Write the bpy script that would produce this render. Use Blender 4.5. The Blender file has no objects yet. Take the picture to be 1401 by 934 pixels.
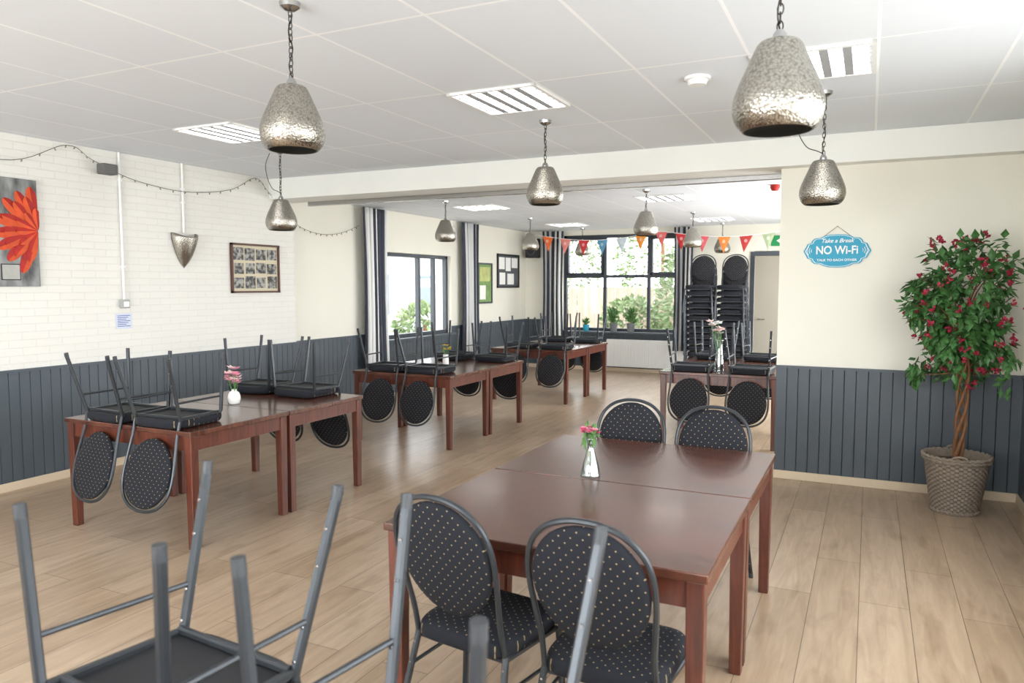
import bpy, bmesh, math, random
from mathutils import Vector, Matrix, noise
random.seed(7)
S=bpy.context.scene
COL=S.collection
pi=math.pi
try:
    S.view_settings.view_transform='Standard'
    S.view_settings.look='None'
except Exception as e:
    print(e)

def srgb(r,g,b):
    f=lambda c:(c/255/12.92) if c/255<=0.04045 else ((c/255+0.055)/1.055)**2.4
    return (f(r),f(g),f(b),1.0)

# ---------------------------------------------------------------- materials
def newmat(name):
    m=bpy.data.materials.new(name); m.use_nodes=True
    nt=m.node_tree
    return m,nt,nt.nodes['Principled BSDF']
def simple(name,col,rough=.5,metal=0.,nscale=0,namt=.08,bump=0,coat=0):
    m,nt,b=newmat(name)
    b.inputs['Base Color'].default_value=col
    b.inputs['Roughness'].default_value=rough
    b.inputs['Metallic'].default_value=metal
    if coat: b.inputs['Coat Weight'].default_value=coat
    if nscale:
        tc=nt.nodes.new('ShaderNodeTexCoord'); n=nt.nodes.new('ShaderNodeTexNoise')
        n.inputs['Scale'].default_value=nscale; n.inputs['Detail'].default_value=3
        nt.links.new(tc.outputs['Object'],n.inputs['Vector'])
        mx=nt.nodes.new('ShaderNodeMix'); mx.data_type='RGBA'
        mx.inputs[6].default_value=tuple(c*(1-namt) for c in col[:3])+(1,)
        mx.inputs[7].default_value=tuple(min(1,c*(1+namt)) for c in col[:3])+(1,)
        nt.links.new(n.outputs['Fac'],mx.inputs[0]); nt.links.new(mx.outputs[2],b.inputs['Base Color'])
        if bump:
            bp=nt.nodes.new('ShaderNodeBump'); bp.inputs['Strength'].default_value=bump; bp.inputs['Distance'].default_value=.005
            nt.links.new(n.outputs['Fac'],bp.inputs['Height']); nt.links.new(bp.outputs['Normal'],b.inputs['Normal'])
    return m
def emis(name,col,st):
    m,nt,b=newmat(name)
    b.inputs['Base Color'].default_value=col
    b.inputs['Emission Color'].default_value=col; b.inputs['Emission Strength'].default_value=st
    return m
def math_node(nt,op,a,b=None,c=None):
    n=nt.nodes.new('ShaderNodeMath'); n.operation=op
    for i,v in enumerate((a,b,c)):
        if v is None: continue
        if isinstance(v,(int,float)): n.inputs[i].default_value=v
        else: nt.links.new(v,n.inputs[i])
    return n.outputs[0]
def swizzle(nt,order,scale=(1,1,1),off=(0,0,0)):
    tc=nt.nodes.new('ShaderNodeTexCoord'); sp=nt.nodes.new('ShaderNodeSeparateXYZ')
    nt.links.new(tc.outputs['Object'],sp.inputs[0]); cb=nt.nodes.new('ShaderNodeCombineXYZ')
    for i,o in enumerate(order):
        v=math_node(nt,'MULTIPLY_ADD',sp.outputs['XYZ'.index(o)],scale[i],off[i])
        nt.links.new(v,cb.inputs[i])
    return cb.outputs[0]
def mixc(nt,fac,a,b,blend='MIX'):
    mx=nt.nodes.new('ShaderNodeMix'); mx.data_type='RGBA'; mx.blend_type=blend
    for i,v in ((0,fac),(6,a),(7,b)):
        if isinstance(v,(int,float,tuple)): mx.inputs[i].default_value=v
        else: nt.links.new(v,mx.inputs[i])
    return mx.outputs[2]
def brick(nt,vec,c1,c2,cm,w,h,mort,offset=.5,bias=0,smooth=.1):
    n=nt.nodes.new('ShaderNodeTexBrick'); nt.links.new(vec,n.inputs['Vector'])
    n.offset=offset; n.squash=1
    n.inputs['Color1'].default_value=c1; n.inputs['Color2'].default_value=c2; n.inputs['Mortar'].default_value=cm
    n.inputs['Scale'].default_value=1; n.inputs['Mortar Size'].default_value=mort
    n.inputs['Mortar Smooth'].default_value=smooth; n.inputs['Bias'].default_value=bias
    n.inputs['Brick Width'].default_value=w; n.inputs['Row Height'].default_value=h
    return n
def bump(nt,b,h,st,dist):
    bp=nt.nodes.new('ShaderNodeBump'); bp.inputs['Strength'].default_value=st; bp.inputs['Distance'].default_value=dist
    nt.links.new(h,bp.inputs['Height']); nt.links.new(bp.outputs['Normal'],b.inputs['Normal'])

def floor_mat():
    m,nt,b=newmat('laminate_floor')
    v=swizzle(nt,'YXZ')
    br=brick(nt,v,srgb(188,166,142),srgb(172,149,124),srgb(98,80,64),1.6,.235,.0018,offset=.37,smooth=.2)
    v2=swizzle(nt,'YXZ',(1.2,11,1))
    n=nt.nodes.new('ShaderNodeTexNoise'); n.inputs['Scale'].default_value=1.5; n.inputs['Detail'].default_value=8; n.inputs['Roughness'].default_value=.62
    n.inputs['Distortion'].default_value=1.0
    nt.links.new(v2,n.inputs['Vector'])
    r=nt.nodes.new('ShaderNodeValToRGB'); nt.links.new(n.outputs['Fac'],r.inputs[0])
    r.color_ramp.elements[0].position=.3; r.color_ramp.elements[0].color=(.60,.56,.52,1)
    r.color_ramp.elements[1].position=.66; r.color_ramp.elements[1].color=(1.0,1.0,1.0,1)
    c=mixc(nt,.7,br.outputs['Color'],r.outputs[0],'MULTIPLY')
    v3=swizzle(nt,'YXZ',(2.2,6,1))
    n3=nt.nodes.new('ShaderNodeTexNoise'); n3.inputs['Scale'].default_value=1.3; n3.inputs['Detail'].default_value=3
    nt.links.new(v3,n3.inputs['Vector'])
    r3=nt.nodes.new('ShaderNodeValToRGB'); nt.links.new(n3.outputs['Fac'],r3.inputs[0])
    r3.color_ramp.elements[0].position=.28; r3.color_ramp.elements[0].color=(.62,.56,.50,1)
    r3.color_ramp.elements[1].position=.45; r3.color_ramp.elements[1].color=(1,1,1,1)
    c=mixc(nt,.55,c,r3.outputs[0],'MULTIPLY')
    nt.links.new(c,b.inputs['Base Color'])
    b.inputs['Roughness'].default_value=.29
    bump(nt,b,math_node(nt,'SUBTRACT',1,br.outputs['Fac']),.3,.002)
    return m
def ceil_mat():
    m,nt,b=newmat('ceiling_tiles')
    v=swizzle(nt,'YXZ',off=(-4.14+1.22*4,.61*20,0))
    br=brick(nt,v,srgb(231,236,242),srgb(228,233,240),srgb(250,252,254),1.22,.61,.009,offset=0,smooth=0)
    tc=nt.nodes.new('ShaderNodeTexCoord'); n=nt.nodes.new('ShaderNodeTexNoise'); n.inputs['Scale'].default_value=160
    nt.links.new(tc.outputs['Object'],n.inputs['Vector'])
    c=mixc(nt,.06,br.outputs['Color'],n.outputs['Fac'],'MULTIPLY')
    nt.links.new(c,b.inputs['Base Color']); b.inputs['Roughness'].default_value=.85
    bump(nt,b,br.outputs['Fac'],.9,.01)
    return m
def brickwall_mat():
    m,nt,b=newmat('white_painted_brick')
    v=swizzle(nt,'YZX')
    br=brick(nt,v,srgb(226,224,217),srgb(224,222,215),srgb(218,216,209),.22,.0635,.004,smooth=.8)
    nt.links.new(br.outputs['Color'],b.inputs['Base Color']); b.inputs['Roughness'].default_value=.6
    tc=nt.nodes.new('ShaderNodeTexCoord'); n=nt.nodes.new('ShaderNodeTexNoise'); n.inputs['Scale'].default_value=35
    nt.links.new(tc.outputs['Object'],n.inputs['Vector'])
    h=math_node(nt,'ADD',math_node(nt,'SUBTRACT',1,br.outputs['Fac']),math_node(nt,'MULTIPLY',n.outputs['Fac'],.5))
    bump(nt,b,h,.45,.005)
    return m
def wood_mat(name,c1,c2,rough,order='XYZ',scale=(2,22,2),coat=.3):
    m,nt,b=newmat(name)
    v=swizzle(nt,order,scale)
    n=nt.nodes.new('ShaderNodeTexNoise'); n.inputs['Scale'].default_value=1.5; n.inputs['Detail'].default_value=6; n.inputs['Distortion'].default_value=1.1
    nt.links.new(v,n.inputs['Vector'])
    r=nt.nodes.new('ShaderNodeValToRGB'); nt.links.new(n.outputs['Fac'],r.inputs[0])
    r.color_ramp.elements[0].position=.3; r.color_ramp.elements[0].color=c2
    r.color_ramp.elements[1].position=.68; r.color_ramp.elements[1].color=c1
    nt.links.new(r.outputs[0],b.inputs['Base Color']); b.inputs['Roughness'].default_value=rough
    b.inputs['Coat Weight'].default_value=coat; b.inputs['Coat Roughness'].default_value=.12
    return m
def dot_mat(name,u,vv):
    m,nt,b=newmat(name)
    tc=nt.nodes.new('ShaderNodeTexCoord'); sp=nt.nodes.new('ShaderNodeSeparateXYZ'); nt.links.new(tc.outputs['Object'],sp.inputs[0])
    U=sp.outputs['XYZ'.index(u)]; V=sp.outputs['XYZ'.index(vv)]
    p=.040
    a=math_node(nt,'MULTIPLY',math_node(nt,'ADD',U,V),1/p); c=math_node(nt,'MULTIPLY',math_node(nt,'SUBTRACT',U,V),1/p)
    def sq(x):
        f=math_node(nt,'SUBTRACT',math_node(nt,'FRACT',x),.5); return math_node(nt,'MULTIPLY',f,f)
    d=math_node(nt,'ADD',sq(a),sq(c))
    k=math_node(nt,'LESS_THAN',d,.0085)
    col=mixc(nt,k,srgb(32,34,40),srgb(150,134,102))
    nt.links.new(col,b.inputs['Base Color']); b.inputs['Roughness'].default_value=.9
    b.inputs['Specular IOR Level'].default_value=.25
    return m
def hammered(name,col,dark):
    m,nt,b=newmat(name)
    tc=nt.nodes.new('ShaderNodeTexCoord'); v=nt.nodes.new('ShaderNodeTexVoronoi'); v.inputs['Scale'].default_value=122
    nt.links.new(tc.outputs['Object'],v.inputs['Vector'])
    r=nt.nodes.new('ShaderNodeValToRGB'); nt.links.new(v.outputs['Distance'],r.inputs[0])
    r.color_ramp.elements[0].position=.3; r.color_ramp.elements[0].color=col
    r.color_ramp.elements[1].position=.9; r.color_ramp.elements[1].color=dark
    nt.links.new(r.outputs[0],b.inputs['Base Color'])
    b.inputs['Metallic'].default_value=1; b.inputs['Roughness'].default_value=.27
    bump(nt,b,v.outputs['Distance'],.45,.004)
    return m
def glass_mat(name='clear_glass',tint=(1,1,1,1),fac=.08):
    m=bpy.data.materials.new(name); m.use_nodes=True; nt=m.node_tree; nt.nodes.clear()
    o=nt.nodes.new('ShaderNodeOutputMaterial'); t=nt.nodes.new('ShaderNodeBsdfTransparent'); g=nt.nodes.new('ShaderNodeBsdfGlossy')
    t.inputs[0].default_value=tint; g.inputs['Roughness'].default_value=.03
    mx=nt.nodes.new('ShaderNodeMixShader'); mx.inputs[0].default_value=fac
    nt.links.new(t.outputs[0],mx.inputs[1]); nt.links.new(g.outputs[0],mx.inputs[2]); nt.links.new(mx.outputs[0],o.inputs[0])
    return m

M={}
M['floor']=floor_mat(); M['ceil']=ceil_mat(); M['brick']=brickwall_mat()
M['cream']=simple('cream_paint',srgb(228,225,212),.7,nscale=3,namt=.02)
M['beam']=simple('beam_paint',srgb(232,232,226),.6,nscale=4,namt=.02)
M['panel']=simple('slate_blue_paint',srgb(73,81,88),.5,nscale=6,namt=.1)
M['base']=simple('light_wood_skirting',srgb(208,190,164),.5,nscale=8,namt=.06)
M['top']=wood_mat('mahogany_table_top',srgb(100,58,42),srgb(60,34,26),.26,'XYZ',(2,18,2),.35)
M['twood']=wood_mat('mahogany_legs',srgb(102,50,34),srgb(64,32,23),.34,'ZXY',(2,18,18),.2)
M['dotxz']=dot_mat('dotted_black_fabric','X','Z'); M['dotxy']=dot_mat('dotted_black_fabric_seat','X','Y')
M['metal']=simple('grey_coated_steel',srgb(56,60,64),.34,.45)
M['under']=simple('black_board',srgb(26,27,31),.7,nscale=20)
M['black']=simple('black_plastic',srgb(22,22,24),.45)
M['cap']=simple('grey_foot_cap',srgb(52,55,59),.5)
M['dark']=simple('anthracite_frame',srgb(58,64,72),.4)
M['white']=simple('white_plastic',srgb(238,238,236),.45)
M['louvre']=simple('grey_louvre',srgb(168,170,173),.8)
M['whitep']=simple('white_paper',srgb(236,236,232),.8,nscale=12,namt=.03)
M['lamp']=hammered('hammered_nickel',srgb(190,186,177),srgb(142,137,126))
M['lampin']=simple('shade_inside',srgb(110,106,98),.4,.8)
M['chrome']=simple('chrome',srgb(190,190,190),.2,1)
M['chain']=simple('dark_chain',srgb(70,66,60),.35,.9)
M['glass']=glass_mat(fac=.06); M['vglass']=glass_mat('vase_glass',(.86,.9,.9,1),.22)
M['leaf']=simple('green_leaf',srgb(62,106,52),.5,nscale=9,namt=.5)
M['leaf2']=simple('sill_plant_leaf',srgb(84,128,66),.6,nscale=3,namt=.4)
M['leaf3']=simple('garden_leaf',srgb(116,136,94),.7,nscale=1.5,namt=.45)
M['bark']=simple('brown_bark',srgb(120,82,52),.8,nscale=25,namt=.4,bump=.6)
M['crimson']=simple('crimson_petal',srgb(146,20,52),.6,nscale=20,namt=.35)
M['wicker']=simple('grey_wicker',srgb(134,122,108),.85,nscale=60,namt=.35,bump=.4)
M['pink']=simple('pink_petal',srgb(238,160,186),.6,nscale=20,namt=.15)
M['magenta']=simple('deep_pink_petal',srgb(208,76,116),.6,nscale=20,namt=.15)
M['palepink']=simple('pale_petal',srgb(246,218,214),.6)
M['yellow']=simple('yellow_petal',srgb(230,200,60),.6)
M['light']=emis('lit_tube',(1,.99,.98,1),6.0)
M['red']=simple('red_paint',srgb(168,26,16),.6,nscale=14,namt=.45)
M['orange']=simple('orange_paint',srgb(204,76,28),.6,nscale=14,namt=.4)
M['blue']=simple('sign_blue',srgb(38,152,184),.55,nscale=8,namt=.08)
M['green']=simple('exit_green',srgb(20,140,80),.5)

# ---------------------------------------------------------------- mesh helpers
def finish(bm,name,mats,parent=None,smooth=True,angle=40,bevel=0):
    bmesh.ops.remove_doubles(bm,verts=bm.verts,dist=1e-5)
    bmesh.ops.recalc_face_normals(bm,faces=bm.faces)
    if smooth:
        for f in bm.faces: f.smooth=True
        for e in bm.edges:
            if len(e.link_faces)==2:
                try:
                    if e.calc_face_angle()>math.radians(angle): e.smooth=False
                except ValueError: pass
    me=bpy.data.meshes.new(name); bm.to_mesh(me); bm.free()
    if not isinstance(mats,(list,tuple)): mats=[mats]
    for m in mats: me.materials.append(m)
    o=bpy.data.objects.new(name,me); COL.objects.link(o)
    if parent: o.parent=parent
    if bevel:
        md=o.modifiers.new('bevel','BEVEL'); md.width=bevel; md.segments=2; md.limit_method='ANGLE'
    return o
def box(bm,x0,x1,y0,y1,z0,z1,mi=0):
    vs=[bm.verts.new((x,y,z)) for z in (z0,z1) for y in (y0,y1) for x in (x0,x1)]
    for q in ((0,1,3,2),(4,6,7,5),(0,4,5,1),(2,3,7,6),(0,2,6,4),(1,5,7,3)):
        f=bm.faces.new([vs[i] for i in q]); f.material_index=mi
    return vs
def sweep(bm,pts,r,seg=8,closed=False,square=False,mi=0,taper=None):
    pts=[Vector(p) for p in pts]; n=len(pts)
    if square:
        k=.55
        prof=[(1,k),(k,1),(-k,1),(-1,k),(-1,-k),(-k,-1),(k,-1),(1,-k)]
    else:
        prof=[(math.cos(2*pi*i/seg),math.sin(2*pi*i/seg)) for i in range(seg)]
    def tan(i):
        if closed: t=pts[(i+1)%n]-pts[i-1]
        else: t=pts[min(i+1,n-1)]-pts[max(i-1,0)]
        return t.normalized()
    t=tan(0); up=Vector((1,0,0)) if abs(t.x)<.8 else Vector((0,1,0))
    u=(up-t*up.dot(t)).normalized(); rings=[]
    for i in range(n):
        t2=tan(i); q=t.rotation_difference(t2); u=q@u; u=(u-t2*u.dot(t2)).normalized(); t=t2
        w=t.cross(u); rr=r*(taper[i] if taper else 1)
        rings.append([bm.verts.new(pts[i]+u*(a*rr)+w*(b*rr)) for a,b in prof])
    m=len(prof)
    for i in range(n if closed else n-1):
        A=rings[i];B=rings[(i+1)%n]
        for j in range(m):
            f=bm.faces.new((A[j],A[(j+1)%m],B[(j+1)%m],B[j])); f.material_index=mi
    if not closed:
        for R in (rings[0],rings[-1]):
            f=bm.faces.new(R); f.material_index=mi
def smoothpts(P,n=6):
    P=[Vector(p) for p in P]; out=[]
    for i in range(len(P)-1):
        p0=P[max(i-1,0)];p1=P[i];p2=P[i+1];p3=P[min(i+2,len(P)-1)]
        for k in range(n):
            t=k/n
            out.append(.5*((2*p1)+(p2-p0)*t+(2*p0-5*p1+4*p2-p3)*t*t+(3*p1-p0-3*p2+p3)*t**3))
    out.append(P[-1]); return out
def lathe(bm,prof,seg=32,c=(0,0,0),mi=0,fn=None,closed=True):
    rings=[]
    for k,(r,z) in enumerate(prof):
        ring=[]
        for j in range(seg):
            a=2*pi*j/seg; rr=r+(fn(a,k) if fn else 0)
            ring.append(bm.verts.new((c[0]+rr*math.cos(a),c[1]+rr*math.sin(a),c[2]+z)))
        rings.append(ring)
    for A,B in zip(rings,rings[1:]):
        for j in range(seg):
            f=bm.faces.new((A[j],A[(j+1)%seg],B[(j+1)%seg],B[j])); f.material_index=mi
    if closed:
        for k in (0,-1):
            if prof[k][0]>1e-4:
                f=bm.faces.new(rings[k]); f.material_index=mi
def leafv(bm,p,d,up,L,W,mi=0):
    d=d.normalized(); s=d.cross(up)
    if s.length<1e-4: s=d.cross(Vector((1,0,0)))
    s.normalize(); n=s.cross(d)
    a=bm.verts.new(p); b=bm.verts.new(p+d*L*.45+s*W*.5-n*W*.12); c=bm.verts.new(p+d*L-n*L*.15); e=bm.verts.new(p+d*L*.45-s*W*.5-n*W*.12); m=bm.verts.new(p+d*L*.45+n*W*.06)
    for q in ((a,b,m),(b,c,m),(c,e,m),(e,a,m)):
        f=bm.faces.new(q); f.material_index=mi
def rnd():
    while True:
        v=Vector((random.uniform(-1,1),random.uniform(-1,1),random.uniform(-1,1)))
        if .05<v.length<1: return v
def empty(name,loc=(0,0,0)):
    o=bpy.data.objects.new(name,None); o.empty_display_size=.1; o.location=loc; COL.objects.link(o); return o
def top(o,label,cat,group=None,kind=None):
    o['label']=label; o['category']=cat
    if group: o['group']=group
    if kind: o['kind']=kind
    return o
def struct(o): o['kind']='structure'; return o
def clone(root,keep=True):
    n=root.copy(); COL.objects.link(n)
    for c in root.children:
        k=c.copy(); k.parent=n; COL.objects.link(k)
        for c2 in c.children:
            k2=c2.copy(); k2.parent=k; COL.objects.link(k2)
    return n

# ---------------------------------------------------------------- shell
H1=2.85;H2=2.72;XL=-6.2;XL2=-6.3;XR=1.08;YW=6.7;YB=13.8;XR2=.5;YF=-3.0
def wall(name,axis,p0,p1,a0,a1,z0,z1,ops,mat):
    bm=bmesh.new()
    def bx(a,b,c,d):
        if b-a<1e-4 or d-c<1e-4: return
        if axis=='Y': box(bm,a,b,p0,p1,c,d)
        else: box(bm,p0,p1,a,b,c,d)
    cur=a0
    for (oa,ob,oc,od) in sorted(ops):
        bx(cur,oa,z0,z1); bx(oa,ob,z0,oc); bx(oa,ob,od,z1); cur=ob
    bx(cur,a1,z0,z1)
    return struct(finish(bm,name,mat,smooth=False))
bm=bmesh.new(); box(bm,XL2-.3,XR+.3,YF-.2,YB+.35,-.1,0); struct(finish(bm,'floor',M['floor'],smooth=False))
bm=bmesh.new(); box(bm,XL-.3,XR+.3,YF-.2,6.6,H1,H1+.1); struct(finish(bm,'ceiling',M['ceil'],smooth=False))
bm=bmesh.new(); box(bm,XL2-.3,XR2+.3,6.9,YB+.3,H2,H2+.1); struct(finish(bm,'ceiling',M['ceil'],smooth=False))
wall('wall_left','X',XL-.3,XL,YF,6.95,0,H1,[],M['brick'])
W1=(8.77,10.81,.86,2.13)
wall('wall_left','X',XL2-.3,XL2,6.95,YB+.3,0,H2,[W1],M['cream'])
W2=(-5.5,-3.15,.76,2.62)
DR=(-1.85,-.95,0,2.17)
W3=(7.6,12.8,.6,2.5)
wall('wall_back','Y',YB,YB+.3,XL2,XR2+.3,0,H2,[W2,DR],M['cream'])
wall('wall_middle','Y',YW,YW+.25,-.70,XR,0,2.62,[],M['cream'])
wall('wall_right','X',XR,XR+.25,YF,YW+.25,0,H1,[(-2.4,4.8,.7,2.55)],M['cream'])
wall('wall_right','X',XR2,XR2+.3,YW+.25,YB,0,H2,[W3],M['cream'])
wall('wall_front','Y',YF-.25,YF,XL,XR,0,H1,[(-5.6,.7,.5,2.6)],M['cream'])
bm=bmesh.new(); box(bm,XL,XR,6.55,6.95,2.62,H1); struct(finish(bm,'trim_1',M['beam'],smooth=False,bevel=.004))
bm=bmesh.new(); box(bm,XL2+.3,-.70,6.97,7.02,2.575,2.64); struct(finish(bm,'trim_2',M['chrome'],smooth=False,bevel=.004))
tn=[3]
def wains(axis,p,sgn,a0,a1,h=.95,bw=.086):
    """vertical boarding standing on a wall at p, facing sgn"""
    bm=bmesh.new(); n=max(1,round((a1-a0)/bw)); w=(a1-a0)/n; g=.004
    for i in range(n):
        s=a0+i*w; e=s+w
        prof=[(s,0),(s,.006),(s+g,.016),(e-g,.016),(e,.006),(e,0)]
        lo=[];hi=[]
        for (a,d) in prof:
            for L,z in ((lo,.0),(hi,h)):
                co=(a,p+sgn*d,z) if axis=='Y' else (p+sgn*d,a,z)
                L.append(bm.verts.new(co))
        for j in range(5): bm.faces.new((lo[j],lo[j+1],hi[j+1],hi[j]))
    if axis=='Y': box(bm,a0,a1,min(p,p+sgn*.03),max(p,p+sgn*.03),h,h+.022)
    else: box(bm,min(p,p+sgn*.03),max(p,p+sgn*.03),a0,a1,h,h+.022)
    o=struct(finish(bm,'trim_%d'%tn[0],M['panel'],smooth=False)); tn[0]+=1
def skirting(name,axis,p,sgn,a0,a1):
    bm=bmesh.new(); q=p+sgn*.016; r=q+sgn*.014
    if axis=='Y': box(bm,a0,a1,min(q,r),max(q,r),0,.07)
    else: box(bm,min(q,r),max(q,r),a0,a1,0,.07)
    struct(finish(bm,name,M['base'],smooth=False,bevel=.003))
wains('X',XL,1,YF,6.95); skirting('baseboard_left','X',XL,1,YF,6.95)
wains('X',XL2,1,6.95,W1[0],.95); wains('X',XL2,1,W1[0],W1[1],.83); wains('X',XL2,1,W1[1],YB,.95); skirting('baseboard_left','X',XL2,1,6.95,YB)
wains('Y',YB,-1,XL2,W2[0],.95); wains('Y',YB,-1,W2[0],W2[1],.70); wains('Y',YB,-1,W2[1],DR[0]-.08,.95); wains('Y',YB,-1,DR[1]+.08,XR2,.95)
skirting('baseboard_back','Y',YB,-1,XL2,DR[0]-.08)
wains('Y',YW,-1,-.70,XR,bw=.09); skirting('baseboard_middle','Y',YW,-1,-.70,XR)
wains('X',XR,-1,4.9,YW,.95); skirting('baseboard_right','X',XR,-1,4.9,YW)

def window(name,axis,p,ops,cols,rows,extra=(),fw=.06,mat=None):
    a0,a1,z0,z1=ops; bm=bmesh.new(); d=.035
    def bx(a,b,c,e,dd=d):
        if axis=='Y': box(bm,a,b,p-dd,p+dd,c,e)
        else: box(bm,p-dd,p+dd,a,b,c,e)
    bx(a0,a0+fw,z0,z1);bx(a1-fw,a1,z0,z1);bx(a0,a1,z0,z0+fw);bx(a0,a1,z1-fw,z1)
    for c in cols: bx(c-fw/2,c+fw/2,z0,z1,d*.95)
    for r in rows: bx(a0,a1,r-fw/2,r+fw/2,d*.9)
    for (a,b,c,e) in extra:
        t=.045
        bx(a,a+t,c,e,.05);bx(b-t,b,c,e,.05);bx(a,b,c,c+t,.05);bx(a,b,e-t,e,.05)
    o=struct(finish(bm,name,mat or M['dark'],smooth=False,bevel=.004))
    bm=bmesh.new()
    if axis=='Y': box(bm,a0+.02,a1-.02,p-.004,p+.004,z0+.02,z1-.02)
    else: box(bm,p-.004,p+.004,a0+.02,a1-.02,z0+.02,z1-.02)
    g=finish(bm,'glass_pane',M['glass'],parent=o,smooth=False)
    return o
window('window_1','X',XL2-.1,W1,[9.95,10.4],[],fw=.055)
window('window_2','Y',YB+.12,W2,[-4.65,-3.78],[1.82],extra=[(-5.44,-4.68,1.85,2.56),(-3.75,-3.21,1.85,2.56)])
window('window_3','X',XR+.12,(-2.4,4.8,.7,2.55),[-.6,1.2,3.0],[])
window('window_4','Y',YF-.12,(-5.6,.7,.5,2.6),[-4,-2.4,-.8],[])
window('added_window_5','X',XR2+.15,W3,[8.9,10.2,11.5],[])  # unseen window, added so a fill lamp can brighten the back room
bm=bmesh.new(); box(bm,W2[0]-.03,W2[1]+.03,YB-.12,YB+.1,W2[2]-.035,W2[2]); struct(finish(bm,'trim_20',M['panel'],smooth=False,bevel=.004))
bm=bmesh.new(); box(bm,XL2-.08,XL2+.08,W1[0]-.03,W1[1]+.03,W1[2]-.035,W1[2]); struct(finish(bm,'trim_21',M['panel'],smooth=False,bevel=.004))
bm=bmesh.new(); x0,x1,_,z1=DR
box(bm,x0-.07,x0,YB-.03,YB+.1,0,z1+.07);box(bm,x1,x1+.07,YB-.03,YB+.1,0,z1+.07);box(bm,x0,x1,YB-.03,YB+.1,z1,z1+.07)
d=struct(finish(bm,'door_1',M['dark'],smooth=False,bevel=.004))
bm=bmesh.new(); box(bm,x0+.003,x1-.003,YB+.02,YB+.06,.005,z1-.003)
finish(bm,'door_leaf',simple('door_paint',srgb(158,152,138),.6,nscale=4,namt=.04),parent=d,smooth=False,bevel=.003)
bm=bmesh.new(); sweep(bm,[(x0+.07,YB+.02,1.05),(x0+.07,YB-.03,1.05),(x0+.19,YB-.03,1.05)],.01); finish(bm,'handle',M['chrome'],parent=d)

# ---------------------------------------------------------------- ceiling lights
def fixture():
    root=empty('ceiling_light')
    bm=bmesh.new(); s=.303
    box(bm,-s,s,-s,-s+.025,-.015,0);box(bm,-s,s,s-.025,s,-.015,0);box(bm,-s,-s+.025,-s,s,-.015,0);box(bm,s-.025,s,-s,s,-.015,0)
    finish(bm,'frame',M['white'],parent=root,smooth=False)
    bm=bmesh.new()
    for i in range(6):
        x=-.278+.556*i/5
        if 0<i<5: box(bm,x-.022,x+.022,-.278,.278,-.012,-.001)
    for i in range(1,6):
        y=-.278+.556*i/6; box(bm,-.278,.278,y-.0015,y+.0015,-.0125,-.001)
    finish(bm,'louvre',M['louvre'],parent=root,smooth=False)
    for i in range(5):
        x=-.278+.556*(i+.5)/5
        bm=bmesh.new(); box(bm,x-.033,x+.033,-.276,.276,-.009,-.001); finish(bm,'light_tube',M['light'],parent=root,smooth=False)
    return root
fx=fixture(); first=True
for (x,y,z) in [(-2.14,4.45,H1),(-4.58,4.45,H1),(-.31,4.45,H1),(-2.14,1.4,H1),(-4.58,1.4,H1),(-4.85,9.15,H2),(-2.3,9.15,H2),(-2.33,12.4,H2),(-4.85,12.4,H2)]:
    o=fx if first else clone(fx); first=False
    o.location=(x,y,z-.001)
    top(o,'square recessed ceiling light with bright louvred tubes','ceiling light','louvred ceiling lights')
bm=bmesh.new(); lathe(bm,[(.0,0),(.075,0),(.075,-.015),(.06,-.02),(.05,-.045),(.0,-.05)],28,(-.94,4.45,H1-.001),closed=False)
top(finish(bm,'smoke_detector',M['white']),'round white smoke detector on the ceiling','smoke detector')
bm=bmesh.new(); lathe(bm,[(.0,0),(.05,0),(.05,-.03),(.035,-.06),(.0,-.065)],20,(-.95,8.5,H2-.001),closed=False)
top(finish(bm,'alarm_beacon',M['red']),'small red alarm beacon on the ceiling','alarm')

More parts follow.
